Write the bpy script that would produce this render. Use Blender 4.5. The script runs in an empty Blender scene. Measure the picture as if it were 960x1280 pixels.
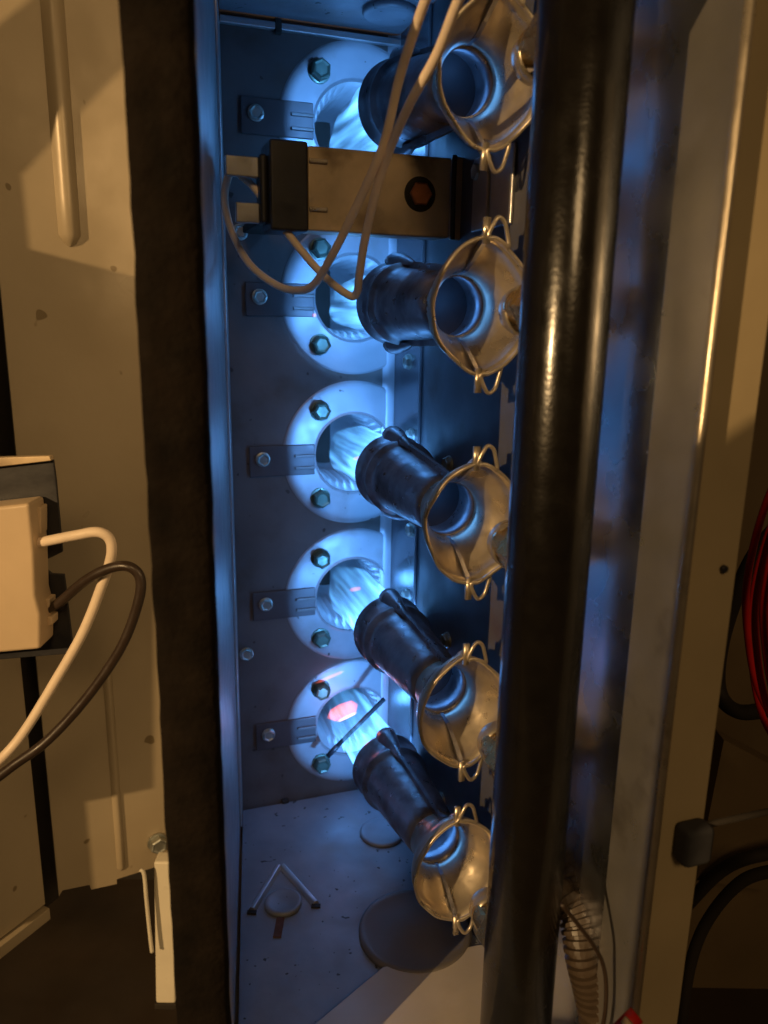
import bpy, bmesh, math, random
from mathutils import Vector, Matrix, noise
random.seed(7)
R = math.radians
scene = bpy.context.scene

# ------------------------------------------------------------------ camera
H = 1.20                                  # camera height; the burner box is built round it
FPX, PITCH, ROLL = 980.0, R(13.8), R(0.99)
fw = Vector((0, math.cos(PITCH), -math.sin(PITCH)))
r0 = Vector((1, 0, 0)); u0 = Vector((0, math.sin(PITCH), math.cos(PITCH)))
rt = math.cos(ROLL) * r0 + math.sin(ROLL) * u0
up = -math.sin(ROLL) * r0 + math.cos(ROLL) * u0
cd = bpy.data.cameras.new('camera')
cam = bpy.data.objects.new('camera', cd); scene.collection.objects.link(cam)
m = Matrix((rt, up, -fw)).transposed().to_4x4(); m.translation = (0, 0, H)
cam.matrix_world = m
cd.sensor_fit = 'VERTICAL'; cd.sensor_height = 36.0; cd.sensor_width = 27.0
cd.lens = FPX / 1280 * 36
cd.clip_start = 0.01; cd.clip_end = 50
cd.dof.use_dof = True; cd.dof.focus_distance = 0.29; cd.dof.aperture_fstop = 15.0
scene.camera = cam

# ------------------------------------------------------------------ world and light
w = bpy.data.worlds.new('World'); scene.world = w; w.use_nodes = True
bg = w.node_tree.nodes['Background']
bg.inputs[0].default_value = (1.0, 0.62, 0.34, 1); bg.inputs[1].default_value = 0.016
scene.view_settings.view_transform = 'Standard'; scene.view_settings.look = 'None'
scene.view_settings.exposure = 0.0; scene.view_settings.gamma = 1.0
scene.cycles.max_bounces = 10; scene.cycles.diffuse_bounces = 5; scene.cycles.glossy_bounces = 6
scene.cycles.sample_clamp_indirect = 3.0
scene.cycles.use_denoising = True

def lamp(name, loc, power, col, radius, kind='POINT', target=None, size=None, spot=None):
    l = bpy.data.lights.new(name, kind); l.energy = power; l.color = col
    if kind == 'AREA': l.shape = 'DISK'; l.size = size
    else: l.shadow_soft_size = radius
    if spot: l.spot_size = spot; l.spot_blend = 0.6
    o = bpy.data.objects.new(name, l); scene.collection.objects.link(o)
    o.location = loc
    if target is not None:
        o.rotation_euler = (Vector(target) - Vector(loc)).to_track_quat('-Z', 'Y').to_euler()
    return o
WARM = (1.0, 0.64, 0.29)
E0 = Vector((-0.0405, 0.172, H))
LAMP = E0 + Vector((-0.626, -0.780, 0.22)) * 0.95
lamp('work_lamp', LAMP, 33, WARM, 0.003)
lamp('room_lamp', (0.14, -1.1, H + 0.75), 3.6, WARM, 0.1, 'AREA', (0, .3, H), size=0.35)

# ------------------------------------------------------------------ frames and helpers
A = Vector((-0.0690, 0.344, H)); D = Vector((0.9446, 0.3281, 0)); N = Vector((0.3281, -0.9446, 0))
SW, ZF, ZC = 0.0765, -0.238, 0.116      # width of the rear panel, floor and ceiling heights
def L(s, t, z): return A + D * s + N * t + Vector((0, 0, z))
def ray(u, v): return fw * FPX + rt * (u - 480) - up * (v - 640)
def onY(u, v, y): d = ray(u, v); return Vector((0, 0, H)) + d * (y / d.y)
def onT(u, v, t):
    d = ray(u, v); k = ((A - Vector((0, 0, H))).dot(N) + t) / d.dot(N); return Vector((0, 0, H)) + d * k
def onS(u, v, s):
    d = ray(u, v); k = ((A - Vector((0, 0, H))).dot(D) + s) / d.dot(D); return Vector((0, 0, H)) + d * k
def onZ(u, v, z): d = ray(u, v); return Vector((0, 0, H)) + d * (z / d.z)

def tag(o, label=None, cat=None, group=None, kind=None):
    if label: o['label'] = label
    if cat: o['category'] = cat
    if group: o['group'] = group
    if kind: o['kind'] = kind
    return o
def empty(name, loc, rot=(0, 0, 0)):
    o = bpy.data.objects.new(name, None); scene.collection.objects.link(o)
    o.empty_display_size = 0.01
    o.location = loc; o.rotation_euler = rot
    return o
def link(name, me, mat, parent=None, smooth=False, bevel=0.0, world=True, loc=None):
    """link a mesh; vertices are in world space (world=True) or already local to the parent"""
    if world:
        if parent:
            off = Vector(parent.location)
        else:
            off = Vector(loc) if loc is not None else Vector((0, 0, 0))
        me.transform(Matrix.Translation(-off))
    o = bpy.data.objects.new(name, me); scene.collection.objects.link(o)
    if parent: o.parent = parent
    elif world and loc is not None: o.location = loc
    me.materials.clear(); me.materials.append(mat)
    if smooth:
        for p in me.polygons: p.use_smooth = True
    if bevel:
        b = o.modifiers.new('bevel', 'BEVEL'); b.width = bevel; b.segments = 2; b.limit_method = 'ANGLE'
        if smooth is False:
            for p in me.polygons: p.use_smooth = True
            bm = o.modifiers.new('wn', 'WEIGHTED_NORMAL')
    return o
def mesh(verts, faces, name='m'):
    me = bpy.data.meshes.new(name); me.from_pydata([tuple(v) for v in verts], [], faces); me.update()
    bm = bmesh.new(); bm.from_mesh(me); bmesh.ops.recalc_face_normals(bm, faces=bm.faces); bm.to_mesh(me); bm.free()
    return me
def join(*ms):
    bm = bmesh.new()
    for x in ms: bm.from_mesh(x)
    me = bpy.data.meshes.new('j'); bm.to_mesh(me); bm.free(); return me
BOXF = [(0, 1, 3, 2), (4, 6, 7, 5), (0, 4, 5, 1), (2, 3, 7, 6), (0, 2, 6, 4), (1, 5, 7, 3)]
def box(f, a, b, c):
    """box between coordinate pairs mapped through f"""
    return mesh([f(x, y, z) for x in a for y in b for z in c], BOXF)
def W(x, y, z): return Vector((x, y, z + H))
def I(x, y, z): return Vector((x, y, z))
def prism(poly, d):
    """extrude a world-space polygon by vector d"""
    n = len(poly); v = list(poly) + [p + d for p in poly]
    f = [tuple(range(n)), tuple(range(n, 2 * n))] + [(i, (i + 1) % n, (i + 1) % n + n, i + n) for i in range(n)]
    return mesh(v, f)
def revolve(prof, n=48, origin=Vector((0, 0, 0)), ax=Vector((1, 0, 0)), rf=None, closed=False, angs=None):
    ax = ax.normalized()
    e1 = ax.cross(Vector((0, 0, 1)))
    if e1.length < 1e-3: e1 = Vector((1, 0, 0))
    e1.normalize(); e2 = ax.cross(e1)      # e2 is roughly -z or +z
    if e2.z < 0: e1, e2 = -e1, -e2
    vs, fs = [], []
    angs = angs or [2 * math.pi * i / n for i in range(n)]
    n = len(angs)
    for (x, r) in prof:
        for a in angs:
            rr = r if rf is None else rf(x, r, a)
            vs.append(origin + ax * x + (e1 * math.cos(a) + e2 * math.sin(a)) * rr)
    m_ = len(prof)
    for j in range(m_ if closed else m_ - 1):
        k = (j + 1) % m_
        for i in range(n):
            i2 = (i + 1) % n
            fs.append((j * n + i, j * n + i2, k * n + i2, k * n + i))
    if not closed:
        if prof[0][1] > 1e-6: fs.append(tuple(range(n)))
        if prof[-1][1] > 1e-6: fs.append(tuple((m_ - 1) * n + i for i in range(n)))
    return mesh(vs, fs)
def shell(prof, th, **k):
    """thin wall of revolution: profile out, then the same profile inset back"""
    return revolve(list(prof) + [(x, r - th) for x, r in reversed(prof)], closed=True, **k)
def smooth_path(pts, n=10, closed=False):
    out = []; P = [Vector(p) for p in pts]; m_ = len(P)
    rng = range(m_) if closed else range(m_ - 1)
    for i in rng:
        if closed: a, b, c, d = P[i - 1], P[i], P[(i + 1) % m_], P[(i + 2) % m_]
        else: a, b, c, d = P[max(i - 1, 0)], P[i], P[i + 1], P[min(i + 2, m_ - 1)]
        for k in range(n):
            t = k / n
            out.append(0.5 * ((2 * b) + (c - a) * t + (2 * a - 5 * b + 4 * c - d) * t * t + (3 * b - a - 3 * c + d) * t ** 3))
    if not closed: out.append(P[-1])
    return out
def pipe(path, rad, n=12, closed=False, smooth=8, rf=None):
    pts = smooth_path(path, smooth, closed) if smooth else [Vector(p) for p in path]
    vs, fs = [], []; m_ = len(pts); prev = None
    for i, p in enumerate(pts):
        a = pts[i - 1] if (i or closed) else p; b = pts[(i + 1) % m_] if (i < m_ - 1 or closed) else p
        tan = (b - a).normalized()
        if prev is None:
            e = tan.cross(Vector((0.123, 0.3, 1))).normalized()
        else:
            e = (prev - tan * prev.dot(tan)).normalized()
        prev = e; g = tan.cross(e)
        rr = rad if rf is None else rf(i / (m_ - 1))
        for k in range(n):
            an = 2 * math.pi * k / n
            vs.append(p + (e * math.cos(an) + g * math.sin(an)) * rr)
    for i in range(m_ if closed else m_ - 1):
        j = (i + 1) % m_
        for k in range(n):
            k2 = (k + 1) % n
            fs.append((i * n + k, i * n + k2, j * n + k2, j * n + k))
    if not closed: fs += [tuple(range(n)), tuple((m_ - 1) * n + k for k in range(n))]
    return mesh(vs, fs)

# ------------------------------------------------------------------ materials
def mat(name, base, metal=0.0, rough=0.5, var=0.12, scale=60, bump=0.1, bscale=400, coat=0.0, stain=None, spots=None, rvar=0.1, stretch=(1, 1, 1), spec=0.5):
    m_ = bpy.data.materials.new(name); m_.use_nodes = True
    nt = m_.node_tree; n = nt.nodes; l = nt.links; b = n['Principled BSDF']
    geo = n.new('ShaderNodeNewGeometry')
    mp = n.new('ShaderNodeMapping'); mp.inputs['Scale'].default_value = stretch; l.new(geo.outputs['Position'], mp.inputs[0])
    nz = n.new('ShaderNodeTexNoise'); nz.inputs['Scale'].default_value = scale; nz.inputs['Detail'].default_value = 6
    l.new(mp.outputs[0], nz.inputs['Vector'])
    rp = n.new('ShaderNodeValToRGB')
    rp.color_ramp.elements[0].position = 0.3; rp.color_ramp.elements[1].position = 0.7
    rp.color_ramp.elements[0].color = (*[c * (1 - var) for c in base], 1)
    rp.color_ramp.elements[1].color = (*[min(1, c * (1 + var)) for c in base], 1)
    l.new(nz.outputs[0], rp.inputs[0]); col = rp.outputs[0]
    def over(scale_, lo, hi, c, detail=4):
        nonlocal col
        q = n.new('ShaderNodeTexNoise'); q.inputs['Scale'].default_value = scale_; q.inputs['Detail'].default_value = detail
        l.new(geo.outputs['Position'], q.inputs['Vector'])
        mr = n.new('ShaderNodeMapRange'); mr.inputs[1].default_value = lo; mr.inputs[2].default_value = hi
        l.new(q.outputs[0], mr.inputs[0])
        mx = n.new('ShaderNodeMix'); mx.data_type = 'RGBA'
        l.new(mr.outputs[0], mx.inputs[0]); l.new(col, mx.inputs[6]); mx.inputs[7].default_value = (*c, 1)
        col = mx.outputs[2]
    if stain: over(stain[0], stain[1], stain[2], stain[3])
    if spots: over(spots[0], spots[1], spots[1] + 0.03, spots[2], 1)
    l.new(col, b.inputs['Base Color'])
    b.inputs['Metallic'].default_value = metal
    b.inputs['Specular IOR Level'].default_value = spec
    nr = n.new('ShaderNodeTexNoise'); nr.inputs['Scale'].default_value = scale * 1.7; nr.inputs['Detail'].default_value = 5
    l.new(geo.outputs['Position'], nr.inputs['Vector'])
    mr = n.new('ShaderNodeMapRange'); mr.inputs[1].default_value = 0.3; mr.inputs[2].default_value = 0.7
    mr.inputs[3].default_value = max(0.03, rough - rvar); mr.inputs[4].default_value = min(1, rough + rvar)
    l.new(nr.outputs[0], mr.inputs[0]); l.new(mr.outputs[0], b.inputs['Roughness'])
    if coat: b.inputs['Coat Weight'].default_value = coat; b.inputs['Coat Roughness'].default_value = 0.12
    if bump:
        q = n.new('ShaderNodeTexNoise'); q.inputs['Scale'].default_value = bscale; q.inputs['Detail'].default_value = 4
        l.new(geo.outputs['Position'], q.inputs['Vector'])
        bp = n.new('ShaderNodeBump'); bp.inputs['Strength'].default_value = bump; bp.inputs['Distance'].default_value = 0.0006
        l.new(q.outputs[0], bp.inputs['Height']); l.new(bp.outputs[0], b.inputs['Normal'])
    return m_
M = {}
M['plate'] = mat('heat stained sheet steel', (.125, .108, .102), .25, .52, .16, 40, .14, 300, stain=(45, .50, .75, (.085, .06, .045)), spots=(210, .73, (.05, .035, .03)))  # heat tint, darkened further to stand for plate outside the light pools
M['wall_pool'] = mat('divider light pool', (.66, .64, .62), .88, .32, .10, 50, .10, 90, rvar=.05, stain=(40, .6, .8, (.2, .16, .12)))
M['knock'] = mat('dull knockout disc', (.19, .17, .16), .3, .5, .15, 40, .15, 300)
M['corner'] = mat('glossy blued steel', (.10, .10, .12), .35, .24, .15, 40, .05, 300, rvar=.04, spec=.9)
M['pale'] = mat('floor light pool', (.50, .45, .40), .1, .5, .08, 40, .1, 200, stain=(30, .55, .8, (.36, .3, .25)))
M['corner_glow'] = mat('corner glow', (.42, .42, .45), .30, .45, .12, 60, .06, 200)
M['disc'] = mat('port light pool steel', (.27, .27, .285), .30, .45, .14, 45, .12, 260, stain=(60, .55, .8, (.20, .18, .17)), spots=(240, .74, (.06, .05, .05)))
M['strip'] = mat('dark steel strip', (.085, .07, .07), .3, .5, .12, 60, .10, 300)
M['rearwall'] = mat('dull oxidised steel', (.15, .15, .17), .5, .55, .15, 40, .15, 300, stain=(40, .55, .8, (.12, .08, .07)))
M['soot'] = mat('sooty burner lining', (.03, .03, .035), 0, .8, .2, 100, .1, 300)
M['galv'] = mat('galvanised sheet', (.52, .52, .53), .75, .40, .10, 90, .12, 260)
M['wall'] = mat('galvanised divider', (.80, .84, .92), 1.0, .27, .06, 30, .10, 50, rvar=.07, stain=(22, .58, .85, (.60, .60, .62)))
M['floor'] = mat('dusty galvanised floor', (.24, .25, .28), .20, .48, .14, 60, .15, 300, spots=(330, .715, (.05, .05, .05)), stain=(25, .58, .8, (.25, .2, .17)))
M['tube'] = mat('aluminised burner steel', (.38, .38, .42), .85, .38, .22, 120, .3, 350, stain=(75, .48, .75, (.13, .10, .10)), rvar=.14)
M['bell'] = mat('aluminised bell mouth', (.62, .54, .42), .8, .33, .12, 80, .30, 130, stain=(90, .6, .85, (.30, .22, .14)))
M['flue'] = mat('heat exchanger steel', (.50, .50, .52), .55, .38, .06, 60, .0, 300)
M['screw'] = mat('zinc screw', (.45, .47, .43), .9, .42, .10, 200, .1, 500)
M['screw_green'] = mat('passivated screw', (.09, .13, .10), .7, .45, .10, 200, .1, 500)
M['copper'] = mat('copper rivet', (.55, .20, .08), .9, .35, .1, 200, .1, 500)
M['brass'] = mat('brass orifice', (.62, .45, .20), .95, .28, .1, 200, .1, 500)
M['bracket'] = mat('tarnished bracket', (.56, .43, .27), .2, .50, .22, 70, .15, 300, stain=(60, .5, .75, (.13, .085, .05)))
M['black'] = mat('black plastic', (.022, .022, .026), 0, .45, .2, 100, .1, 400)
M['pipe'] = mat('black painted pipe', (.006, .005, .004), 0, .24, .3, 100, .10, 900, coat=.3, rvar=.05)
M['gasket'] = mat('foam gasket', (.009, .006, .004), 0, .95, .5, 90, 1.0, 500, spec=.15)
M['beige'] = mat('cream painted cabinet', (.40, .33, .225), .08, .40, .07, 14, .10, 240, spots=(120, .76, (.2, .15, .08)), stain=(9, .52, .85, (.33, .26, .165)), rvar=.14)
M['cream'] = mat('cream plastic', (.62, .47, .30), 0, .5, .05, 60, .05, 300)
M['wire_white'] = mat('white lead insulation', (.88, .72, .55), 0, .5, .08, 120, .1, 400)
M['wire_black'] = mat('dark lead insulation', (.035, .022, .015), 0, .4, .1, 120, .1, 400)
M['red'] = mat('red lead insulation', (.60, .015, .012), 0, .4, .1, 120, .1, 400)
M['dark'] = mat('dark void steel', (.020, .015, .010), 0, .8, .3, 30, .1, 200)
M['brown'] = mat('brown painted steel', (.15, .105, .055), .1, .5, .15, 20, .1, 200)
M['floorbrown'] = mat('dirty cabinet base', (.028, .018, .010), 0, .7, .3, 20, .1, 200)
M['flange'] = mat('tan painted flange', (.50, .40, .24), .1, .5, .12, 20, .1, 200)
M['white'] = mat('white enamelled post', (.72, .66, .52), 0, .35, .05, 60, .05, 300)
M['conduit'] = mat('brown corrugated sleeve', (.06, .042, .028), 0, .45, .1, 120, .1, 400)

def flame_mat(name, R0, col, s_shell, s_core):
    m_ = bpy.data.materials.new(name); m_.use_nodes = True
    nt = m_.node_tree; n = nt.nodes; l = nt.links; n.clear()
    out = n.new('ShaderNodeOutputMaterial')
    pv = n.new('ShaderNodeEmission'); pv.inputs['Color'].default_value = (*col, 1)
    tc = n.new('ShaderNodeTexCoord'); sep = n.new('ShaderNodeSeparateXYZ'); l.new(tc.outputs['Object'], sep.inputs[0])
    cb = n.new('ShaderNodeCombineXYZ'); l.new(sep.outputs[1], cb.inputs[1]); l.new(sep.outputs[2], cb.inputs[2])
    ln = n.new('ShaderNodeVectorMath'); ln.operation = 'LENGTH'; l.new(cb.outputs[0], ln.inputs[0])
    mr = n.new('ShaderNodeMapRange'); mr.inputs[1].default_value = R0 * .55; mr.inputs[2].default_value = R0
    mr.inputs[3].default_value = s_core; mr.inputs[4].default_value = s_shell; l.new(ln.outputs[1], mr.inputs[0])
    mp = n.new('ShaderNodeMapping'); mp.inputs['Scale'].default_value = (14, 260, 260); l.new(tc.outputs['Object'], mp.inputs[0])
    nz = n.new('ShaderNodeTexNoise'); nz.inputs['Scale'].default_value = 1.0; nz.inputs['Detail'].default_value = 2; l.new(mp.outputs[0], nz.inputs['Vector'])
    m2 = n.new('ShaderNodeMapRange'); m2.inputs[1].default_value = .42; m2.inputs[2].default_value = .64; m2.inputs[3].default_value = .04; m2.inputs[4].default_value = 2.6
    l.new(nz.outputs[0], m2.inputs[0])
    mm = n.new('ShaderNodeMath'); mm.operation = 'MULTIPLY'; l.new(mr.outputs[0], mm.inputs[0]); l.new(m2.outputs[0], mm.inputs[1])
    # brighter toward the mouth of the burner, fading along the flame
    m3 = n.new('ShaderNodeMapRange'); m3.inputs[1].default_value = -.095; m3.inputs[2].default_value = -.02; m3.inputs[3].default_value = 0; m3.inputs[4].default_value = 1
    l.new(sep.outputs[0], m3.inputs[0])
    m4 = n.new('ShaderNodeMath'); m4.operation = 'MULTIPLY'; l.new(mm.outputs[0], m4.inputs[0]); l.new(m3.outputs[0], m4.inputs[1])
    l.new(m4.outputs[0], pv.inputs['Strength']); l.new(pv.outputs[0], out.inputs['Volume'])
    return m_
M['flame'] = flame_mat('burning gas', .0125, (.11, .44, 1.0), 100, 18)
M['ember'] = flame_mat('glowing dust streak', .004, (1.0, .18, .10), 420, 300)

# ------------------------------------------------------------------ burner box
ZR = [.0785, .0090, -.0610, -.1310, -.1990]      # heights of the five rows at the rear panel
ZH = [.0770, .0060, -.0610, -.1310, -.1975]      # heights of the tube heads
ZB = [.0680, .0040, -.0635, -.1300, -.1925]      # heights of the bell mouths
SA, RA = .0575, .0183
bb = tag(empty('burner_box', L(.038, 0, ZF)), 'open blue-lit steel burner compartment holding the slanted tubes', 'burner box')
# rear panel: one sheet with five round ports
def plate_mesh():
    vs, fs = [], []; n = 64
    zs = [ZC + .02] + [(ZR[i] + ZR[i + 1]) / 2 for i in range(4)] + [ZF - .004]
    for i, zc in enumerate(ZR):
        zt, zb = zs[i], zs[i + 1]; s0, s1 = -.001, SW + .001
        angs = sorted([2 * math.pi * k / n for k in range(n)] + [math.atan2(z - zc, s - SA) % (2 * math.pi) for s in (s0, s1) for z in (zt, zb)])
        b0 = len(vs); k_ = len(angs)
        for a in angs:
            c, s = math.cos(a), math.sin(a)
            t = min([((s1 if c > 0 else s0) - SA) / c if abs(c) > 1e-9 else 9, ((zt if s > 0 else zb) - zc) / s if abs(s) > 1e-9 else 9])
            vs.append(L(SA + c * RA, 0, zc + s * RA)); vs.append(L(SA + c * t, 0, zc + s * t))
            vs.append(L(SA + c * RA, -.0012, zc + s * RA))
        for j in range(k_):
            j2 = (j + 1) % k_
            fs.append((b0 + 3 * j, b0 + 3 * j2, b0 + 3 * j2 + 1, b0 + 3 * j + 1))
            fs.append((b0 + 3 * j, b0 + 3 * j2, b0 + 3 * j2 + 2, b0 + 3 * j + 2))
    return mesh(vs, fs)
link('rear_panel', plate_mesh(), M['plate'], bb)
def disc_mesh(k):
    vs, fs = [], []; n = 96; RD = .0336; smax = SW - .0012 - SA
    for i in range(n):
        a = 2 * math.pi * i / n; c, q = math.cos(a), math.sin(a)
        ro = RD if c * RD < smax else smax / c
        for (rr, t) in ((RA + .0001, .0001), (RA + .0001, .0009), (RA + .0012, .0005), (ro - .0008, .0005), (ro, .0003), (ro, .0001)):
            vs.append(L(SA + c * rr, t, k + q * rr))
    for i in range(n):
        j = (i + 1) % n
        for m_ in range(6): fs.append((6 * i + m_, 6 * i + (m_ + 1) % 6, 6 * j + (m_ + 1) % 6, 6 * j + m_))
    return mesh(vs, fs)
for z in ZR: link('port_light_pool', disc_mesh(z), M['disc'], bb)  # paler discs stand for the pools of flame light on the plate
# left wall, from the corner to the gasket
dl = (Vector((-.0405, .172, 0)) - Vector((A.x, A.y, 0))); ll = dl.length; dl.normalize(); nl = Vector((-dl.y, dl.x, 0))
if nl.x > 0: nl = -nl
def LW(a, b, z): return A + dl * a + nl * b + Vector((0, 0, z))
link('left_wall', join(box(LW, (0, ll), (0, .0012), (-.42, .30)), box(LW, (.0, .018), (-.0012, .0), (ZF + .002, ZC - .001)), box(LW, (ll - .012, ll), (-.0018, 0), (-.42, .30))), M['galv'], bb, bevel=.0004)
# right divider with a hemmed front edge
link('right_wall', box(lambda s, t, z: L(s, t, z), (SW, SW + .0012), (-.001, .205), (-.42, .30)), M['wall'], bb)
link('wall_light_pool', prism([L(SW - .0009, .1890, -.42), L(SW - .0009, .2052, -.42), L(SW - .0009, .2052, .078), L(SW - .0009, .1890, .0615)], D * .0008), M['wall_pool'], bb, bevel=.0002)  # added strip in the shape of the warm light pool on the divider
link('hemmed_edge', pipe([L(SW, .2055, .30), L(SW, .2055, -.42)], .0012, 12, smooth=0), M['bell'], bb, smooth=True)
link('fold', box(L, (SW - .0018, SW - .0006), (.0365, .0385), (ZF, ZC)), M['rearwall'], bb, bevel=.0005)
link('wall_liner', box(L, (SW - .0007, SW - .0001), (.0370, .140), (ZF + .0002, ZC - .0002)), M['rearwall'], bb)
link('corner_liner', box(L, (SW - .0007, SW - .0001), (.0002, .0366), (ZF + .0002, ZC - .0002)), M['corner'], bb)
cv, cf = [], []
for k in range(9):
    a = math.pi / 2 * k / 8
    for z in (ZF + .0003, ZC - .0003): cv.append(L(SW - .0006 - .0048 * (1 - math.sin(a)), .0002 + .0040 * (1 - math.cos(a)), z))
for k in range(8): cf.append((2 * k, 2 * k + 1, 2 * k + 3, 2 * k + 2))
link('corner_glow_strip', mesh(cv, cf), M['corner_glow'], bb, smooth=True)  # pale strip added to carry the bright glow down the corner
# floor and ceiling sheets
FL = lambda s, t, z: L(s, t, z)
fq = [L(.001, .0016, ZF), L(SW - .0005, .0016, ZF), L(SW - .0005, .19, ZF), LW(ll - .004, -.0012, ZF), LW(.004, -.0012, ZF)]
link('bottom_panel', prism(fq, Vector((0, 0, -.0012))), M['floor'], bb, bevel=.0004)
link('floor_lip', box(L, (.001, SW), (.0001, .0014), (ZF - .006, ZF - .0012)), M['dark'], bb)
cq = [L(.001, .0018, ZC), L(SW - .0005, .0018, ZC), L(SW - .0005, .17, ZC), LW(ll - .004, -.0012, ZC), LW(.004, -.0012, ZC)]
link('top_panel', prism(cq, Vector((0, 0, .0012))), M['floor'], bb, bevel=.0004)
link('ceiling_lip', box(L, (.001, SW), (.0001, .0030), (ZC - .0045, ZC - .0018)), M['galv'], bb, bevel=.0005)
for s in (.0225,):
    link('clip', box(L, (s, s + .003), (.0005, .0032), (ZC - .006, ZC - .0002)), M['dark'], bb, bevel=.0006)
    link('clip', box(L, (s - .002, s + .0015), (.0005, .0032), (ZF, ZF + .002)), M['dark'], bb, bevel=.0006)
for (s, t, r) in ((.061, .040, .0105),):
    link('knockout', revolve([(0, r), (.0012, r), (.0018, r - .001), (.0010, r - .003), (.0016, .0)], 40, L(s, t, ZF), Vector((0, 0, 1))), M['floor'], bb, smooth=True)
link('knockout', revolve([(0, .0225), (.0016, .0225), (.0026, .0212), (.0020, .0195), (.0034, .010), (.0038, 0)], 56, L(.0535, .103, ZF), Vector((0, 0, 1))), M['knock'], bb, smooth=True)
link('knockout', revolve([(0, .0105), (-.0016, .0105), (-.0026, .0095), (-.0014, .007), (-.0014, 0)], 40, L(.0625, .0266, ZC), Vector((0, 0, 1))), M['floor'], bb, smooth=True)
# the raised V and its drain slot
def bar(p, q, wd, h):
    d = (q - p).normalized(); e = Vector((-d.y, d.x, 0)) * wd / 2; z = Vector((0, 0, h))
    return mesh([p - e, p + e, q - e, q + e, p - e * .4 + z, p + e * .4 + z, q - e * .4 + z, q + e * .4 + z], BOXF if False else [(0, 1, 3, 2), (4, 5, 7, 6), (0, 1, 5, 4), (2, 3, 7, 6), (0, 2, 6, 4), (1, 3, 7, 5)])
ap = onZ(347, 1084, ZF)
link('louvre', bar(ap + Vector((.0005, 0, 0)), onZ(315, 1139, ZF), .0036, .0018), M['galv'], bb, bevel=.0003)
link('louvre', bar(ap + Vector((.0022, 0, 0)), onZ(395, 1131, ZF), .0036, .0018), M['galv'], bb, bevel=.0003)
link('slot_end', box(lambda x, y, z: onZ(315, 1141, ZF) + Vector((x, y, z)), (-.0019, .0019), (-.0012, .0006), (.0001, .0009)), M['dark'], bb)
link('slot_end', box(lambda x, y, z: onZ(395, 1133, ZF) + Vector((x, y, z)), (-.0019, .0019), (-.0012, .0006), (.0001, .0009)), M['dark'], bb)
dc = onZ(354, 1130, ZF)
link('drain_button', revolve([(0, .0078), (.0014, .0078), (.0020, .0068), (.0012, .0055), (.0012, 0)], 36, dc, Vector((0, 0, 1))), M['floor'], bb, smooth=True)
M['rust'] = mat('rust run', (.10, .035, .012), 0, .8, .3, 200, .2, 500)
link('drain_slot', box(lambda x, y, z: dc + Vector((x, y, z)), (-.0016, .0016), (-.0185, -.0082), (.0001, .0006)), M['rust'], bb)
sh = [onZ(u, v, ZF) for u, v in ((340, 1330), (478, 1214), (505, 1207), (596, 1186), (680, 1180), (700, 1330))]
sh = [p + Vector((0, 0, .0006)) for p in sh]
o = link('floor_light_pool', prism(sh, Vector((0, 0, .0014))), M['pale'], None, bevel=.0005)  # pale shape stands for the warm light falling on the floor
tag(o, 'pale sheet standing in for the warm light pool under the lowest bell mouth', 'light pool')
# foam gasket on the front edge of the left wall
def gask():
    vs, fs = [], []; nz, nx = 150, 4
    for j in range(nz + 1):
        z = -.42 + .72 * j / nz
        for (x, y) in ((-.0388, .1725), (-.0386, .1695), (-.0397, .1682), (-.0440, .1680), (-.0490, .1680), (-.0515, .1682), (-.0526, .1695), (-.0524, .1725)):
            k = noise.noise(Vector((x * 300, z * 120, y * 200))) * .00035
            vs.append(W(x + k, y + k * .8, z))
    for j in range(nz):
        for i in range(7):
            fs.append((j * 8 + i, j * 8 + i + 1, j * 8 + 9 + i, j * 8 + 8 + i))
    return mesh(vs, fs)
link('foam_gasket', gask(), M['gasket'], bb, smooth=True)
link('front_rail', box(W, (-.0524, -.0400), (.1726, .1745), (-.42, .30)), M['dark'], bb)

def screw_local(r=.0042, h=.003):
    hexa = revolve([(0, r * 1.12), (.0008, r * 1.1), (.0010, r * .9)], 24)
    hd = revolve([(.0007, r), (h - .0005, r), (h, r * .84), (h - .0004, r * .62), (h - .0004, 0)], 6)
    return join(hexa, hd)
SCREW = screw_local(.0042, .0050)
SCREWS = screw_local(.0030, .0024)
def put_screw(p, d, m_, me, parent):
    o = bpy.data.objects.new('screw', me.copy() if False else me); scene.collection.objects.link(o)
    if not me.materials: me.materials.append(m_)
    o.parent = parent; o.location = p - Vector(parent.location)
    o.rotation_euler = (Vector(d).to_track_quat('X', 'Z') @ Matrix.Rotation(random.random() * 3, 3, 'X').to_quaternion()).to_euler()
    return o
SC2 = SCREW.copy()
for z in ZR:
    for k in (-1, 1):
        put_screw(L(.0412, .0005, z + k * .0202), N, M['screw_green'], SC2, bb)
for p in ((515, 545), (562, 580), (510, 745), (512, 452), (560, 800), (553, 1000), (515, 662), (600, 215)):
    put_screw(onS(p[0], p[1], SW - .0007), -D, M['screw'], SCREWS, bb)
put_screw(onT(308, 817, .0001), N, M['screw'], SCREWS, bb)
put_screw(onT(300, 290, .0001), N, M['screw'], SCREWS, bb)

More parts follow.
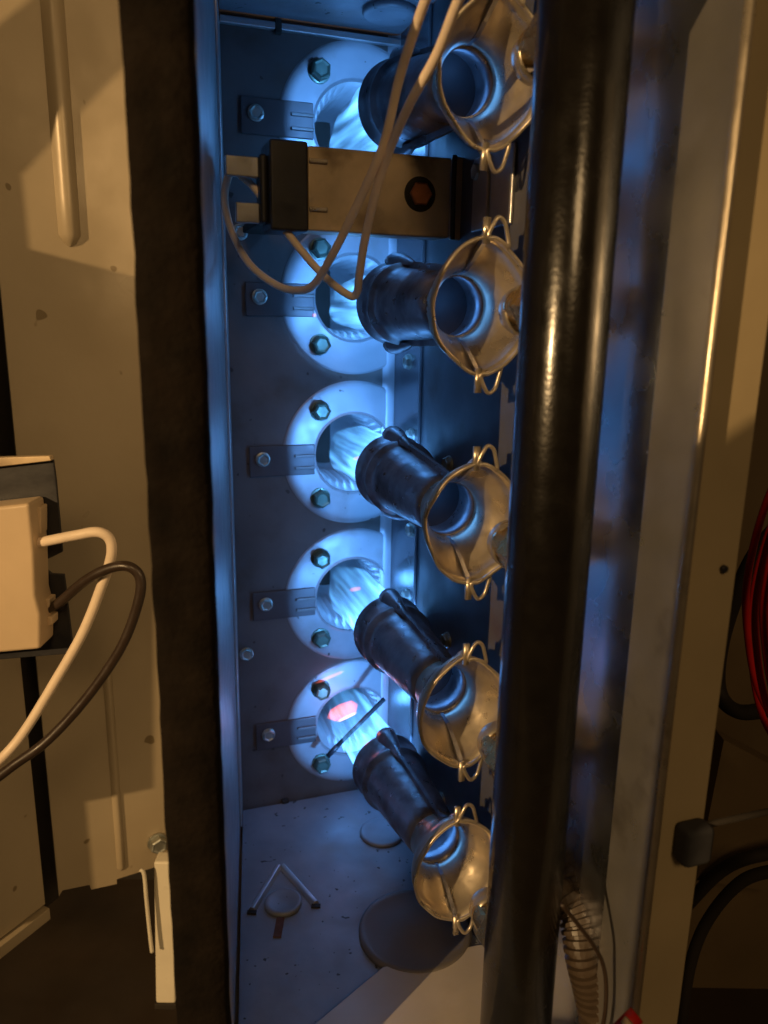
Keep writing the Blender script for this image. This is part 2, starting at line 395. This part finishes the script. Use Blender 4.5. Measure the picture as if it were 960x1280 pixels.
# heat exchanger tubes behind the ports: fluted right-hand wall, closed far end
def flue():
    n = 280
    prof = [(-.0006, RA), (-.003, RA * .97), (-.008, RA * .94)] + [(-.008 - k * .003, RA * (.93 - .004 * k)) for k in range(1, 14)] + [(-.075, RA * .8)]
    def rf(x, r, a):
        g = max(0, min(1, (-x - .004) / .008)) * max(0, min(1, (.046 + x) / .01))
        return r + g * .0022 * (abs(math.sin(a * 14 + x * 12)) ** .6) * (0.55 + .45 * math.sin(a * 3)) * -1
    return revolve(prof, n, rf=rf)
def cap_off(me):
    bm = bmesh.new(); bm.from_mesh(me)
    f = [x for x in bm.faces if len(x.verts) > 10 and x.calc_center_median().x > -.01]
    bmesh.ops.delete(bm, geom=f, context='FACES'); bm.to_mesh(me); bm.free(); return me
FLUE = cap_off(flue())
AZ = math.atan2(N.y, N.x)
rows = ['topmost', 'second', 'middle', 'fourth', 'lowest']
for i, z in enumerate(ZR):
    o = bpy.data.objects.new('flue_port', FLUE); scene.collection.objects.link(o)
    if not FLUE.materials: FLUE.materials.append(M['flue'])
    for p in FLUE.polygons: p.use_smooth = True
    o.parent = bb; o.location = L(SA, 0, z) - bb.location; o.rotation_euler = (0, 0, AZ)
# crossover strips with a screw and two louvre cuts
for i, z in enumerate(ZR):
    dz = [.001, -.0015, -.002, -.001, -.0008][i]
    st = empty('crossover_strip', L(.009, 0, z + dz))
    tag(st, ['dark steel tab with a screw above the switch block', 'steel tab and bright screw under the crossing white leads',
             'steel tab and screw beside the middle flame port', 'steel tab with screw beside the fourth flame port from the top',
             'steel tab with a screw beside the lowest flame port'][i], 'metal tab', 'screwed tabs at the flame ports')
    link('strip', box(L, (.0085, .0385), (.0006, .0015), (z + dz - .0070, z + dz + .0070)), M['strip'], st, bevel=.0004)
    link('louvre', box(L, (.0290, .0385), (.0015, .0026), (z + dz + .0012, z + dz + .0026)), M['plate'], st, bevel=.0003)
    link('louvre', box(L, (.0290, .0385), (.0015, .0026), (z + dz - .0042, z + dz - .0028)), M['plate'], st, bevel=.0003)
    put_screw(L(.0145, .0012, z + dz + .001), N, M['screw'], SCREWS, st)

# ------------------------------------------------------------------ burner tubes
def bell_rf(x, r, a):
    # a = angle, pi/2 is up; a lemon outline with a crease where the two halves meet
    g = max(0, min(1, (x - .058) / .018))
    c = abs(math.sin(a)); psi = math.acos(min(1, c))
    return r * (1 + g * (.10 * c ** 2 + .10 * c ** 14)) + g * .0013 * math.exp(-(psi / .03) ** 2)
fine = sorted(set([2 * math.pi * k / 72 for k in range(72)] + [math.pi / 2 + d for d in (-.06, -.035, -.015, .015, .035, .06)] + [1.5 * math.pi + d for d in (-.06, -.035, -.015, .015, .035, .06)]))
head_prof = [(0, .0150), (.0005, .0158), (.0018, .0158), (.0026, .0151), (.010, .0149), (.0115, .0149), (.0122, .0153), (.0134, .0152), (.0145, .0138),
             (.018, .0131), (.028, .0125), (.040, .0117), (.052, .0106), (.060, .0100)]
BODY = shell(head_prof, .0008, n=64)
bell_prof = [(.0585, .0101), (.063, .0103), (.067, .0114), (.0705, .0134), (.0735, .0154), (.0765, .0164), (.0800, .0168)]
BELL = shell(bell_prof, .0007, rf=bell_rf, angs=fine)
def rim_mesh():
    pts = [Vector((.0802, math.cos(a) * 0, 0)) for a in (0,)]
    pts = []
    for a in fine:
        r = bell_rf(.0802, .0168, a) - .0003
        pts.append(Vector((.0802, math.cos(a) * r, math.sin(a) * r)))
    return pipe(pts, .00065, 8, closed=True, smooth=0)
RIM = rim_mesh()
def ear_mesh(k):
    z = .0200 * k
    tear = [Vector((.0805, 0, z)), Vector((.0808, .0012, z + k * .0035)), Vector((.0805, .0030, z + k * .0056)), Vector((.0802, .0052, z + k * .0044)),
            Vector((.0800, .0064, z + k * .0010)), Vector((.0800, .0070, z - k * .0024)), Vector((.0803, .0046, z - k * .0012)), Vector((.0805, .0022, z - k * .0002))]
    a = pipe(tear, .0007, 8, closed=True, smooth=5)
    b = box(I, (.0795, .0808), (-.0016, .0004), (z - k * .002, z + k * .0055))
    return join(a, b)
def seam_mesh(k):
    pts = [(x, r) for x, r in head_prof if x > .002] + [(.066, .0112), (.071, .0140), (.0765, .0178), (.0800, .0200)]
    vs, fs = [], []
    for x, r in pts:
        for y in (-.0007, .0007):
            vs.append((x, y, k * (r - .0004))); vs.append((x, y, k * (r + .0022)))
    for i in range(len(pts) - 1):
        a, b = 4 * i, 4 * i + 4
        fs += [(a, b, b + 1, a + 1), (a + 2, a + 3, b + 3, b + 2), (a + 1, b + 1, b + 3, a + 3), (a, a + 2, b + 2, b)]
    fs += [(0, 1, 3, 2), (len(vs) - 4, len(vs) - 2, len(vs) - 1, len(vs) - 3)]
    return mesh(vs, fs)
def wing_mesh(k):
    vs, fs = [], []; sec = []
    for (x, h, wd) in ((.0006, .0052, .0048), (.004, .0052, .0044), (.010, .0042, .0032), (.016, .0026, .0020), (.022, .0008, .0010)):
        ring = []
        for j in range(9):
            a = math.pi * j / 8
            ring.append((x, math.cos(a) * wd, k * (.0140 + math.sin(a) ** .8 * h)))
        sec.append(ring); vs += ring
    for i in range(len(sec) - 1):
        for j in range(8):
            a = i * 9 + j; fs.append((a, a + 1, a + 10, a + 9))
    fs.append(tuple(range(9)))
    return mesh(vs, fs)
RET = revolve([(.0445, .0108), (.0455, .0108)], 40)
LINER = shell([(.0012, .0141), (.010, .0139), (.0135, .0136), (.0150, .0128), (.028, .0115), (.0440, .0108)], .0003, n=48)
burner_parts = [('tube', BODY, 'tube', True), ('bell_mouth', BELL, 'bell', True), ('bell_rim', RIM, 'bell', True), ('ear', ear_mesh(1), 'bell', True), ('ear', ear_mesh(-1), 'bell', True),
                ('seam_flange', seam_mesh(1), 'tube', False), ('seam_flange', seam_mesh(-1), 'tube', False), ('carryover_wing', wing_mesh(1), 'tube', True), ('carryover_wing', wing_mesh(-1), 'tube', True), ('flame_retainer', RET, 'soot', False), ('sooty_lining', LINER, 'soot', True)]
T0 = .047; TL = .080
first = None; FLP = []
lab = ['topmost steel burner tube with its bell mouth behind the white leads', 'steel burner tube just below the brown switch bracket, pointing nearly level',
       'middle steel burner tube of the five, slanting down to a round bell mouth', 'steel burner tube second from the bottom with an open bell mouth',
       'lowest steel burner tube, bell mouth hanging over the compartment floor']
for i in range(5):
    p0 = L(.0595, T0, ZH[i]); p1 = L(.0595, T0 + TL, ZB[i])
    rt_ = empty('burner_tube', p0)
    d = (p1 - p0).normalized(); el = math.asin(d.z)
    rt_.rotation_euler = (0, -el, AZ)
    tag(rt_, lab[i], 'burner tube', 'burner tubes stacked down the compartment')
    for nm, me, mt, sm in burner_parts:
        if nm in ('bell_mouth', 'bell_rim'):
            me = me.copy(); me.materials.clear()
            for v in me.vertices:
                c_ = v.co; g = max(0, min(1, (c_.x - .060) / .015)); an = math.atan2(c_.z, c_.y)
                k = 1 + g * (.055 * noise.noise(Vector((math.cos(an) * 1.3, math.sin(an) * 1.3, i * 5.1))) + .016 * noise.noise(Vector((math.cos(an) * 3.5, math.sin(an) * 3.5, i * 3.7 + c_.x * 60))))
                v.co.y *= k; v.co.z *= k
                v.co.x += g * .0022 * noise.noise(Vector((math.cos(an) * 1.6, math.sin(an) * 1.6, i * 2.3 + 9)))
        if not me.materials:
            me.materials.append(M[mt])
            if sm:
                for p in me.polygons: p.use_smooth = True
        o = bpy.data.objects.new(nm, me); scene.collection.objects.link(o); o.parent = rt_

# flames: each a closed body of glowing gas running from the tube head into its port
def flame_mesh():
    pr = [(.006, .0), (.005, .010), (.001, .0128), (-.010, .0128), (-.022, .0118), (-.036, .0112), (-.047, .0118), (-.058, .0102), (-.075, .006), (-.090, .0)]
    def rf(x, r, a): return r * (1 + .08 * math.sin(3 * a + x * 60) + .05 * math.sin(5 * a - x * 40))
    return revolve(pr, 40, rf=rf)
FLM = flame_mesh(); FLM.materials.append(M['flame'])
fl_lab = ['blue gas flame between the topmost tube and its port', 'blue gas flame under the crossing white leads', 'blue gas flame in front of the middle port',
          'blue gas flame at the fourth port from the top', 'blue gas flame with a pink patch crossed by the thin dark rod']
BLUE = (.105, .375, 1.0)
for i in range(5):
    o = bpy.data.objects.new('gas_flame', FLM); scene.collection.objects.link(o)
    o.location = L(.0590, T0, ZH[i]); o.rotation_euler = (0, 0, AZ)
    tag(o, fl_lab[i], 'flame', 'blue flames at the ports')
    # light of the flame root deep in the tube head
    lamp('flame_and_fill_light', L(.0595, T0 + .036, ZH[i]), (.56, .50, .60, .53, .56)[i], BLUE, (.0016, .0024, .0018, .0026, .0020)[i])
    lamp('flame_and_fill_light', L(.0595, T0 + .051, ZH[i]), .0026, BLUE, .0052)  # added fill lamp behind the retainer, tints the bell throat blue
    lamp('flame_and_fill_light', L(.0595, T0 + .004, ZH[i]), .022, BLUE, .003)
    lamp('flame_and_fill_light', L(.0580, -.016, ZR[i]), .013, (.10, .38, 1.0), .004)
# pink glowing patches in the lowest and middle flames
def ember(p, q, r, label):
    mid = (p + q) / 2; h = (q - p).length / 2
    me = revolve([(-h, 0), (-h * .6, r), (0, r * 1.2), (h * .7, r), (h, 0)], 16)
    o = bpy.data.objects.new('glowing_streak', me); scene.collection.objects.link(o); me.materials.append(M_e)
    o.location = mid; o.rotation_euler = (q - p).to_track_quat('X', 'Z').to_euler()
    tag(o, label, 'glow'); return o
M_e = bpy.data.materials.new('glowing dust'); M_e.use_nodes = True
_n = M_e.node_tree; _n.nodes.clear(); _o = _n.nodes.new('ShaderNodeOutputMaterial'); _e = _n.nodes.new('ShaderNodeEmission')
_e.inputs[0].default_value = (1, .16, .12, 1); _e.inputs[1].default_value = 320; _n.links.new(_e.outputs[0], _o.inputs['Volume'])
lamp('glow_light', onT(428, 892, .020), .0018, (1, .25, .2), .002)
ember(onT(408, 898, .012), onT(448, 880, .012), .0031, 'large pink glowing patch in the lowest flame')
M_f = M_e.copy(); M_f.node_tree.nodes['Emission'].inputs[0].default_value = (1, .55, .30, 1); M_f.node_tree.nodes['Emission'].inputs[1].default_value = 1500
_g = ember(onT(420, 903, .0155), onT(447, 890, .0155), .0006, 'narrow yellow-white glowing line under the large pink patch'); _g.data.materials[0] = M_f
ember(onT(392, 855, .003) , onT(432, 838, .003), .0008, 'faint pink streak above the lowest flame port')
ember(onT(440, 574, .030), onT(458, 571, .030), .0008, 'thin pink glowing streak in the middle flame')
ember(onT(436, 738, .026), onT(452, 735, .026), .0009, 'short pink glowing streak in the fourth flame from the top')
ember(onT(390, 394, .006), onT(396, 394, .006), .0008, 'tiny pink glowing dot at the port under the white leads')
# flame sensor rod across the lowest port
fs_ = tag(empty('flame_sensor', onT(470, 884, .022)), 'thin dark metal rod slanting across the lowest flame', 'flame sensor')
link('rod', pipe([onT(480, 874, .024), onT(418, 936, .016)], .0011, 12, smooth=0), M['soot'], fs_, smooth=True)
link('tip', pipe([onT(422, 932, .0165), onT(410, 945, .015)], .0013, 12, smooth=0), M['black'], fs_, smooth=True)

# ------------------------------------------------------------------ gas manifold
gm = tag(empty('gas_manifold', W(.0438, .2, -.40)), 'glossy black vertical gas pipe in front of the bell mouths', 'gas pipe')
link('pipe', revolve([(0, .0109), (.70, .0109)], 64, W(.0438, .2, -.40), Vector((0, 0, 1))), M['pipe'], gm, smooth=True)
for i in range(5):
    p = L(.0597, .162, ZB[i]); q = L(.0597, .140, ZB[i])
    ax = N * -1
    o = link('orifice', join(revolve([(0, .0070), (.006, .0070), (.0065, .0064)], 6, p, ax), revolve([(.0064, .0050), (.013, .0048), (.017, .0036), (.0185, .0015)], 24, p, ax)), M['brass'], gm)
    link('orifice_cup', shell([(-.0085, .0030), (-.0080, .0052), (-.0060, .0066), (-.0030, .0072), (.0, .0074)], .0006, n=32, origin=L(.0625, .150, ZB[i] - .001), ax=N), M['bell'], gm, smooth=True)

# ------------------------------------------------------------------ rollout switch on its bracket
TB = .070
rs = tag(empty('rollout_switch', L(.02, TB, .029)), 'dark switch block on a brown metal bracket below the topmost tube', 'limit switch')
link('bracket', join(box(L, (.0195, .0720), (TB - .0015, TB), (.0292, .0562)), box(L, (.0195, .0720), (TB - .012, TB - .0015), (.0547, .0562)), box(L, (.0195, .0720), (TB - .012, TB - .0015), (.0292, .0307))), M['bracket'], rs, bevel=.0006)
link('end_flange', box(L, (.0720, .0764), (TB - .001, TB + .0012), (.0286, .0566)), M['bracket'], rs, bevel=.0005)
link('black_seal', pipe([L(.0722, TB + .0022, .0568), L(.0722, TB + .0020, .045), L(.0724, TB + .0022, .0285)], .0009, 8), M['black'], rs, smooth=True)
o = link('rivet', revolve([(0, .0042), (.0014, .0042), (.0018, .0036), (.0018, 0)], 6, L(.0602, TB, .0434), N), M['copper'], rs)
link('rivet_seat', revolve([(0, .0060), (.0005, .0058), (.0006, .0052)], 28, L(.0602, TB - .0001, .0434), N), M['dark'], rs, smooth=True)
for z in (.0515, .0362):
    link('louvre', box(L, (.0198, .0262), (TB, TB + .0009), (z - .0007, z + .0007)), M['bell'], rs, bevel=.0003)
link('switch_body', join(box(L, (.0062, .0193), (TB - .014, TB + .0015), (.0285, .0572)), box(L, (.0035, .0062), (TB - .010, TB - .002), (.031, .053))), M['black'], rs, bevel=.0010)
link('terminal', box(L, (-.0075, .0035), (TB - .006, TB - .0035), (.0455, .0520)), M['galv'], rs, bevel=.0005)
link('terminal', box(L, (-.0045, .0035), (TB - .006, TB - .0035), (.0310, .0375)), M['galv'], rs, bevel=.0005)
link('standoff', box(L, (.008, .018), (.0, TB - .014), (.034, .037)), M['dark'], rs, bevel=.0005)
# plate on the divider wall beyond the seal
wp = link('wall_plate', box(L, (SW - .0020, SW - .0008), (.083, .112), (.0300, .0540)), M['galv'], None, bevel=.0005)
wp.name = 'wall_plate'
tag(wp, 'small flat steel plate on the divider wall right of the brown bracket', 'plate')
link('wall_plate_slot', box(L, (SW - .0028, SW - .0020), (.0955, .0967), (.0310, .0530)), M['bell'], wp, world=True)

# ------------------------------------------------------------------ leads
def wire(name, pts, r, m_, label, group=None, cat='wire'):
    o = link(name, pipe(pts, r, 12), M[m_], None, smooth=True)
    tag(o, label, cat, group); return o
T_ = lambda u, v, y: onY(u, v, y)
wire('white_lead', [T_(546, -30, .215), T_(528, 10, .222), T_(500, 95, .235), T_(484, 165, .242), T_(470, 205, .246), T_(440, 270, .256), T_(412, 325, .266), T_(392, 356, .275), T_(372, 363, .282),
                    T_(345, 356, .290), T_(312, 330, .295), T_(290, 290, .298), T_(281, 252, .296), T_(284, 225, .292), T_(292, 208, .29)], .00135, 'wire_white',
     'upper-left white lead dropping past the bracket and curling left to the switch', 'white switch leads')
wire('white_lead', [T_(588, -30, .205), T_(570, 8, .212), T_(545, 70, .222), T_(512, 130, .232), T_(486, 190, .244), T_(470, 240, .252), T_(456, 300, .262), T_(449, 345, .270), T_(446, 366, .275), T_(436, 369, .277),
                    T_(405, 345, .280), T_(370, 305, .283), T_(340, 265, .285), T_(318, 235, .287), T_(300, 218, .289), T_(292, 205, .29)], .00135, 'wire_white',
     'white lead that hooks sharply back under the bracket toward the switch', 'white switch leads')

# ------------------------------------------------------------------ left outer cabinet
P0 = onY(165, 1085, .33); pdir = Vector((.0282, .0173, 0)).normalized(); pn = Vector((pdir.y, -pdir.x, 0))   # faces the camera
def PL(a, b, z): return Vector((P0.x, P0.y, H)) + pdir * a + pn * b + Vector((0, 0, z))
def onPL(u, v, b=0):
    d = ray(u, v); c = Vector((0, 0, H)); k = ((Vector((P0.x, P0.y, H)) - c).dot(pn) + b) / d.dot(pn); return c + d * k
def al(p): return (p - Vector((P0.x, P0.y, H))).dot(pdir)
zpl = P0.z - H
a_left = al(onPL(20, 560)); 
cab = tag(empty('inner_cabinet', PL(0, 0, zpl)), 'cream painted inner cabinet panel with a pressed rib, left of the gasket', 'cabinet panel')
bottom = [onPL(78, 1113), onPL(112, 1106), onPL(114, 1112), onPL(146, 1105), onPL(146, 1099), onPL(200, 1082), PL(.075, 0, zpl + .014)]
poly = [PL(a_left, 0, .30), PL(a_left, 0, zpl - .002)] + bottom + [PL(.075, 0, .30)]
link('panel', prism(poly, -pn * .0015), M['beige'], cab)
def rib(u0_, v0_, u1_, v1_, wd, h, nm='rib'):
    p, q = onPL(u0_, v0_), onPL(u1_, v1_); ap_, aq = al(p), al(q); am = (ap_ + aq) / 2
    zt, zb = p.z - H, q.z - H
    vs, fs = [], []; sec = 9
    zs = [zb, zb + wd * .18, zb + wd * .5] + [zb + wd * .5 + (zt - zb - wd) * k / 6 for k in range(1, 6)] + [zt - wd * .5, zt - wd * .15, zt]
    for z in zs:
        e = min(1, max(0.02, (z - zb) / (wd * .5)), max(0.02, (zt - z) / (wd * .5))) ** .5
        for k in range(sec):
            x = -1 + 2 * k / (sec - 1)
            vs.append(PL(am + x * wd / 2 * e, .0001 + h * (1 - x * x) * e, z))
    for i in range(len(zs) - 1):
        for k in range(sec - 1):
            a = i * sec + k; fs.append((a, a + 1, a + sec + 1, a + sec))
    link(nm, mesh(vs, fs), M['beige'], cab, smooth=True)
rib(66, -30, 85, 308, .0085, .0035)
rib(133, 830, 152, 1088, .0042, .0016)
# near return of the same cabinet, at the far left
q0 = PL(a_left - .003, .0, 0); 
def QL(a, b, z): return Vector((q0.x, q0.y, H)) + Vector((-.45, -.89, 0)).normalized() * a + Vector((.89, -.45, 0)) * b + Vector((0, 0, z))
link('return_panel', box(QL, (.004, .036), (-.0015, 0), (zpl - .002, .30)), M['beige'], cab)
link('bottom_lip', box(QL, (.004, .036), (-.0015, .003), (zpl - .009, zpl - .003)), M['beige'], cab, bevel=.0004)
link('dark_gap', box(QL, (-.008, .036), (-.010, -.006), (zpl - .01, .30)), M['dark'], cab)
put_screw(onPL(196, 1052, .0002), pn, M['screw'], SCREW, cab)

# terminal block on a dark bracket
yb = .255
tb = tag(empty('terminal_block', onY(40, 815, yb)), 'cream plastic terminal block on a dark bracket with two looping leads', 'terminal block')
def quad(pts, d): return prism(pts, d)
br = [onY(-40, 575, yb), onY(66, 571, yb), onY(70, 600, yb), onY(78, 690, yb), onY(66, 696, yb), onY(57, 700, yb), onY(56, 710, yb), onY(64, 717, yb), onY(80, 718, yb), onY(92, 817, yb), onY(-40, 828, yb)]
link('bracket', quad(br, Vector((0, .0012, 0))), M['black'], tb, bevel=.0003)
link('bracket_lip', quad([onY(-40, 573, yb - .003), onY(62, 570, yb - .003), onY(64, 576, yb - .003), onY(-40, 588, yb - .003)], Vector((0, .0028, 0))), M['bracket'], tb, bevel=.0003)
link('block', join(quad([onY(-60, 640, yb - .012), onY(36, 629, yb - .012), onY(42, 690, yb - .012), onY(44, 745, yb - .012), onY(50, 768, yb - .012), onY(50, 812, yb - .012), onY(-60, 822, yb - .012)], Vector((0, .0118, 0)))), M['cream'], tb, bevel=.0012)
for (u, v, u2, v2) in ((34, 633, 51, 668), (46, 748, 62, 760), (48, 770, 65, 782)):
    link('clip', quad([onY(u, v, yb - .006), onY(u2, v + 1, yb - .006), onY(u2, v2, yb - .006), onY(u, v2 + 1, yb - .006)], Vector((0, .0055, 0))), M['cream'], tb, bevel=.0005)
link('arm', box(lambda x, y, z: onY(10, 700, yb) + Vector((x, y, z)), (-.055, -.045), (.0012, .08), (-.002, .002)), M['dark'], tb)
wire('white_lead', [T_(36, 681, .249), T_(60, 676, .247), T_(95, 669, .245), T_(122, 665, .245), T_(137, 674, .246), T_(139, 695, .247), T_(128, 730, .248), T_(104, 790, .248), T_(70, 850, .246), T_(30, 915, .242), T_(0, 950, .238), T_(-40, 985, .23)],
     .0017, 'wire_white', 'white lead looping out of the cream terminal block', None)
wire('dark_lead', [T_(55, 762, .252), T_(72, 755, .25), T_(105, 727, .246), T_(135, 711, .244), T_(160, 708, .243), T_(175, 722, .243), T_(173, 752, .243), T_(152, 808, .243), T_(110, 870, .242), T_(60, 925, .239), T_(15, 958, .235), T_(-40, 1000, .228)],
     .0017, 'wire_black', 'dark brown lead looping beside the cream terminal block', None)
# white post below the panel
wpst = tag(empty('white_post', onY(208, 1255, .30)), 'short white post standing under the cream cabinet panel', 'post')
pt, pb = onY(204, 1078, .31), onY(206, 1255, .31)
def PO(x, y, z): return Vector((pt.x + (pb.x - pt.x) * (0 if z else 1) + x, pt.y + y, pt.z if z else pb.z))
link('post', box(PO, (-.0045, .0052), (0, .008), (0, 1)), M['white'], wpst, bevel=.0012)
link('hook', pipe([onY(175, 1087, .305), onY(180, 1093, .305), onY(183, 1125, .305), onY(187, 1165, .305), onY(190, 1190, .305)], .0009, 8), M['white'], wpst, smooth=True)
link('foot_cap', box(lambda x, y, z: pb + Vector((x, y, z)), (-.0050, .0057), (-.0006, .0086), (-.003, .0004)), M['dark'], wpst, bevel=.0005)

# ------------------------------------------------------------------ right outer frame
panel_mask = [onPL(u, v) for u, v in ((-100, 110), (85, -40), (190, -40), (165, 60), (18, 215), (28, 309), (185, 350), (185, 983), (100, 1000), (112, 1130), (-100, 1180))]  # unseen sheet added to cut the warm light into patches on the cream panel
panel_mask = [LAMP + (p - LAMP) * ((.12 - LAMP.y) / (p.y - LAMP.y)) for p in panel_mask]
o = link('light_blocker', prism(panel_mask, Vector((0, -.002, 0))), M['brown'], None); tag(o, kind='structure')
flange_mask = [onT(u, v, .2012) for u, v in ((884, 560), (945, 520), (945, 640), (838, 1290), (786, 1290))]  # second unseen sheet, added to shade the lower right flange
flange_mask = [LAMP + (p - LAMP) * ((-.06 - LAMP.y) / (p.y - LAMP.y)) for p in flange_mask]
o = link('light_blocker', prism(flange_mask, Vector((0, -.002, 0))), M['brown'], None); tag(o, kind='structure')
fp = tag(empty('outer_cabinet', L(.08, .2, -.3)), 'dark brown cabinet flange to the right of the bright edge', 'cabinet frame')
link('flange', box(L, (SW + .0020, SW + .0195), (.1995, .2010), (-.215, .30)), M['flange'], fp, bevel=.0004)
link('flange_back', box(L, (SW + .0180, SW + .0195), (.10, .1995), (-.215, .30)), M['brown'], fp)
put_screw(L(SW + .0150, .2012, -.058), N, M['black'], screw_local(.0009, .0008), fp)
g_ = tag(empty('rod_grommet', onT(858, 1042, .203)), 'black rubber knob with a thin rod running to the right edge', 'knob')
link('knob', box(lambda x, y, z: onT(858, 1042, .2012) + D * x + N * y + Vector((0, 0, z)), (-.0046, .0044), (0, .006), (-.0062, .0050)), M['soot'], g_, bevel=.0016)
link('rod', pipe([onT(868, 1034, .204), onT(1010, 1004, .204)], .0009, 10, smooth=0), M['dark'], g_, smooth=True)

# ------------------------------------------------------------------ conduit and bits at the bottom right
cpts = smooth_path([W(.040, .226, -.135), W(.0475, .2185, -.165), onY(714, 1135, .203), onY(729, 1200, .195), onY(741, 1250, .193), onY(753, 1320, .191)], 50)
def cor():
    vs, fs = [], []; n = 20; prev = None
    for i, p in enumerate(cpts):
        tan = (cpts[min(i + 1, len(cpts) - 1)] - cpts[max(i - 1, 0)]).normalized()
        e = Vector((1, 0, 0)); e = (e - tan * e.dot(tan)).normalized(); g = tan.cross(e)
        ph = i / 8.5; rr = .0047 + .0006 * (1 if (ph % 1) < .55 else -1) 
        for k in range(n):
            a = 2 * math.pi * k / n; vs.append(p + (e * math.cos(a) + g * math.sin(a)) * rr)
    for i in range(len(cpts) - 1):
        for k in range(n): fs.append((i * n + k, i * n + (k + 1) % n, (i + 1) * n + (k + 1) % n, (i + 1) * n + k))
    return mesh(vs, fs)
o = link('corrugated_conduit', cor(), M['conduit'], None)
tag(o, 'brown corrugated flexible sleeve beside the foot of the black pipe', 'conduit')
wire('thin_lead', [onT(702, 1130, .200), onT(742, 1182, .200), onT(756, 1215, .199), onT(757, 1260, .2), onT(750, 1300, .2)], .0006, 'wire_black', 'thin dark wire hanging beside the brown ribbed sleeve', None)
rc = tag(empty('red_connector', onT(785, 1272, .209)), 'small red and cream crimp connector at the bottom of the bright edge', 'connector')
link('sleeve', pipe([onT(774, 1290, .210), onT(796, 1268, .210)], .0022, 12, smooth=0), M['red'], rc, smooth=True)
link('tip', pipe([onT(781, 1283, .2120), onT(787, 1276, .2120)], .0014, 12, smooth=0), M['cream'], rc, smooth=True)

# ------------------------------------------------------------------ right background
bgp = box(W, (.10, .45), (.345, .347), (-.42, .35)); o = link('service_panel', bgp, M['brown'], None); tag(o, kind='structure')
rl = ['foremost bright red lead bulging at the right edge', 'red lead tucked just inside the foremost red one', 'thin red lead bowing furthest left at the right edge',
      'red lead furthest to the right, mostly out of view', 'dim red lead at the back of the red bundle']
for i, (u, y, dv) in enumerate(((966, .232, 0), (956, .238, 10), (944, .247, -12), (974, .229, 6), (949, .256, 20))):
    wire('red_lead', [T_(u + 60, 540 + dv, y), T_(u + 14, 640 + dv, y), T_(u - 9, 730 + dv, y), T_(u - 10, 800 + dv, y), T_(u + 6, 880 + dv, y), T_(u + 50, 950 + dv, y)], .0012, 'red', rl[i], 'red leads at the right edge')
wire('black_hose', [T_(985, 880, .27), T_(925, 890, .28), T_(898, 860, .29), T_(905, 790, .29), T_(940, 700, .28), T_(990, 640, .27)], .003, 'dark', 'dark hose curling behind the red leads', None, 'hose')
wire('black_hose', [T_(990, 1085, .26), T_(930, 1100, .27), T_(885, 1150, .28), T_(862, 1210, .28), T_(850, 1300, .28)], .0024, 'dark', 'dark hose bending down at the bottom right corner', None, 'hose')
wire('black_hose', [T_(1000, 1060, .29), T_(915, 1080, .30), T_(860, 1130, .31), T_(800, 1200, .32)], .0028, 'dark', 'thick dark hose crossing behind the bottom right corner', None, 'hose')
o = link('lower_shelf', prism([onY(905, 925, .31), onY(1000, 975, .31), onY(1000, 1120, .31), onY(870, 1100, .31)], Vector((0, .01, 0))), M['brown'], None)
tag(o, 'dim brown sheet metal shelf at the lower right', 'shelf')
# ------------------------------------------------------------------ cabinet floor and dark void
o = link('cabinet_floor', box(W, (-.45, .45), (.02, .60), (-.345, -.342)), M['floorbrown'], None); tag(o, kind='structure')
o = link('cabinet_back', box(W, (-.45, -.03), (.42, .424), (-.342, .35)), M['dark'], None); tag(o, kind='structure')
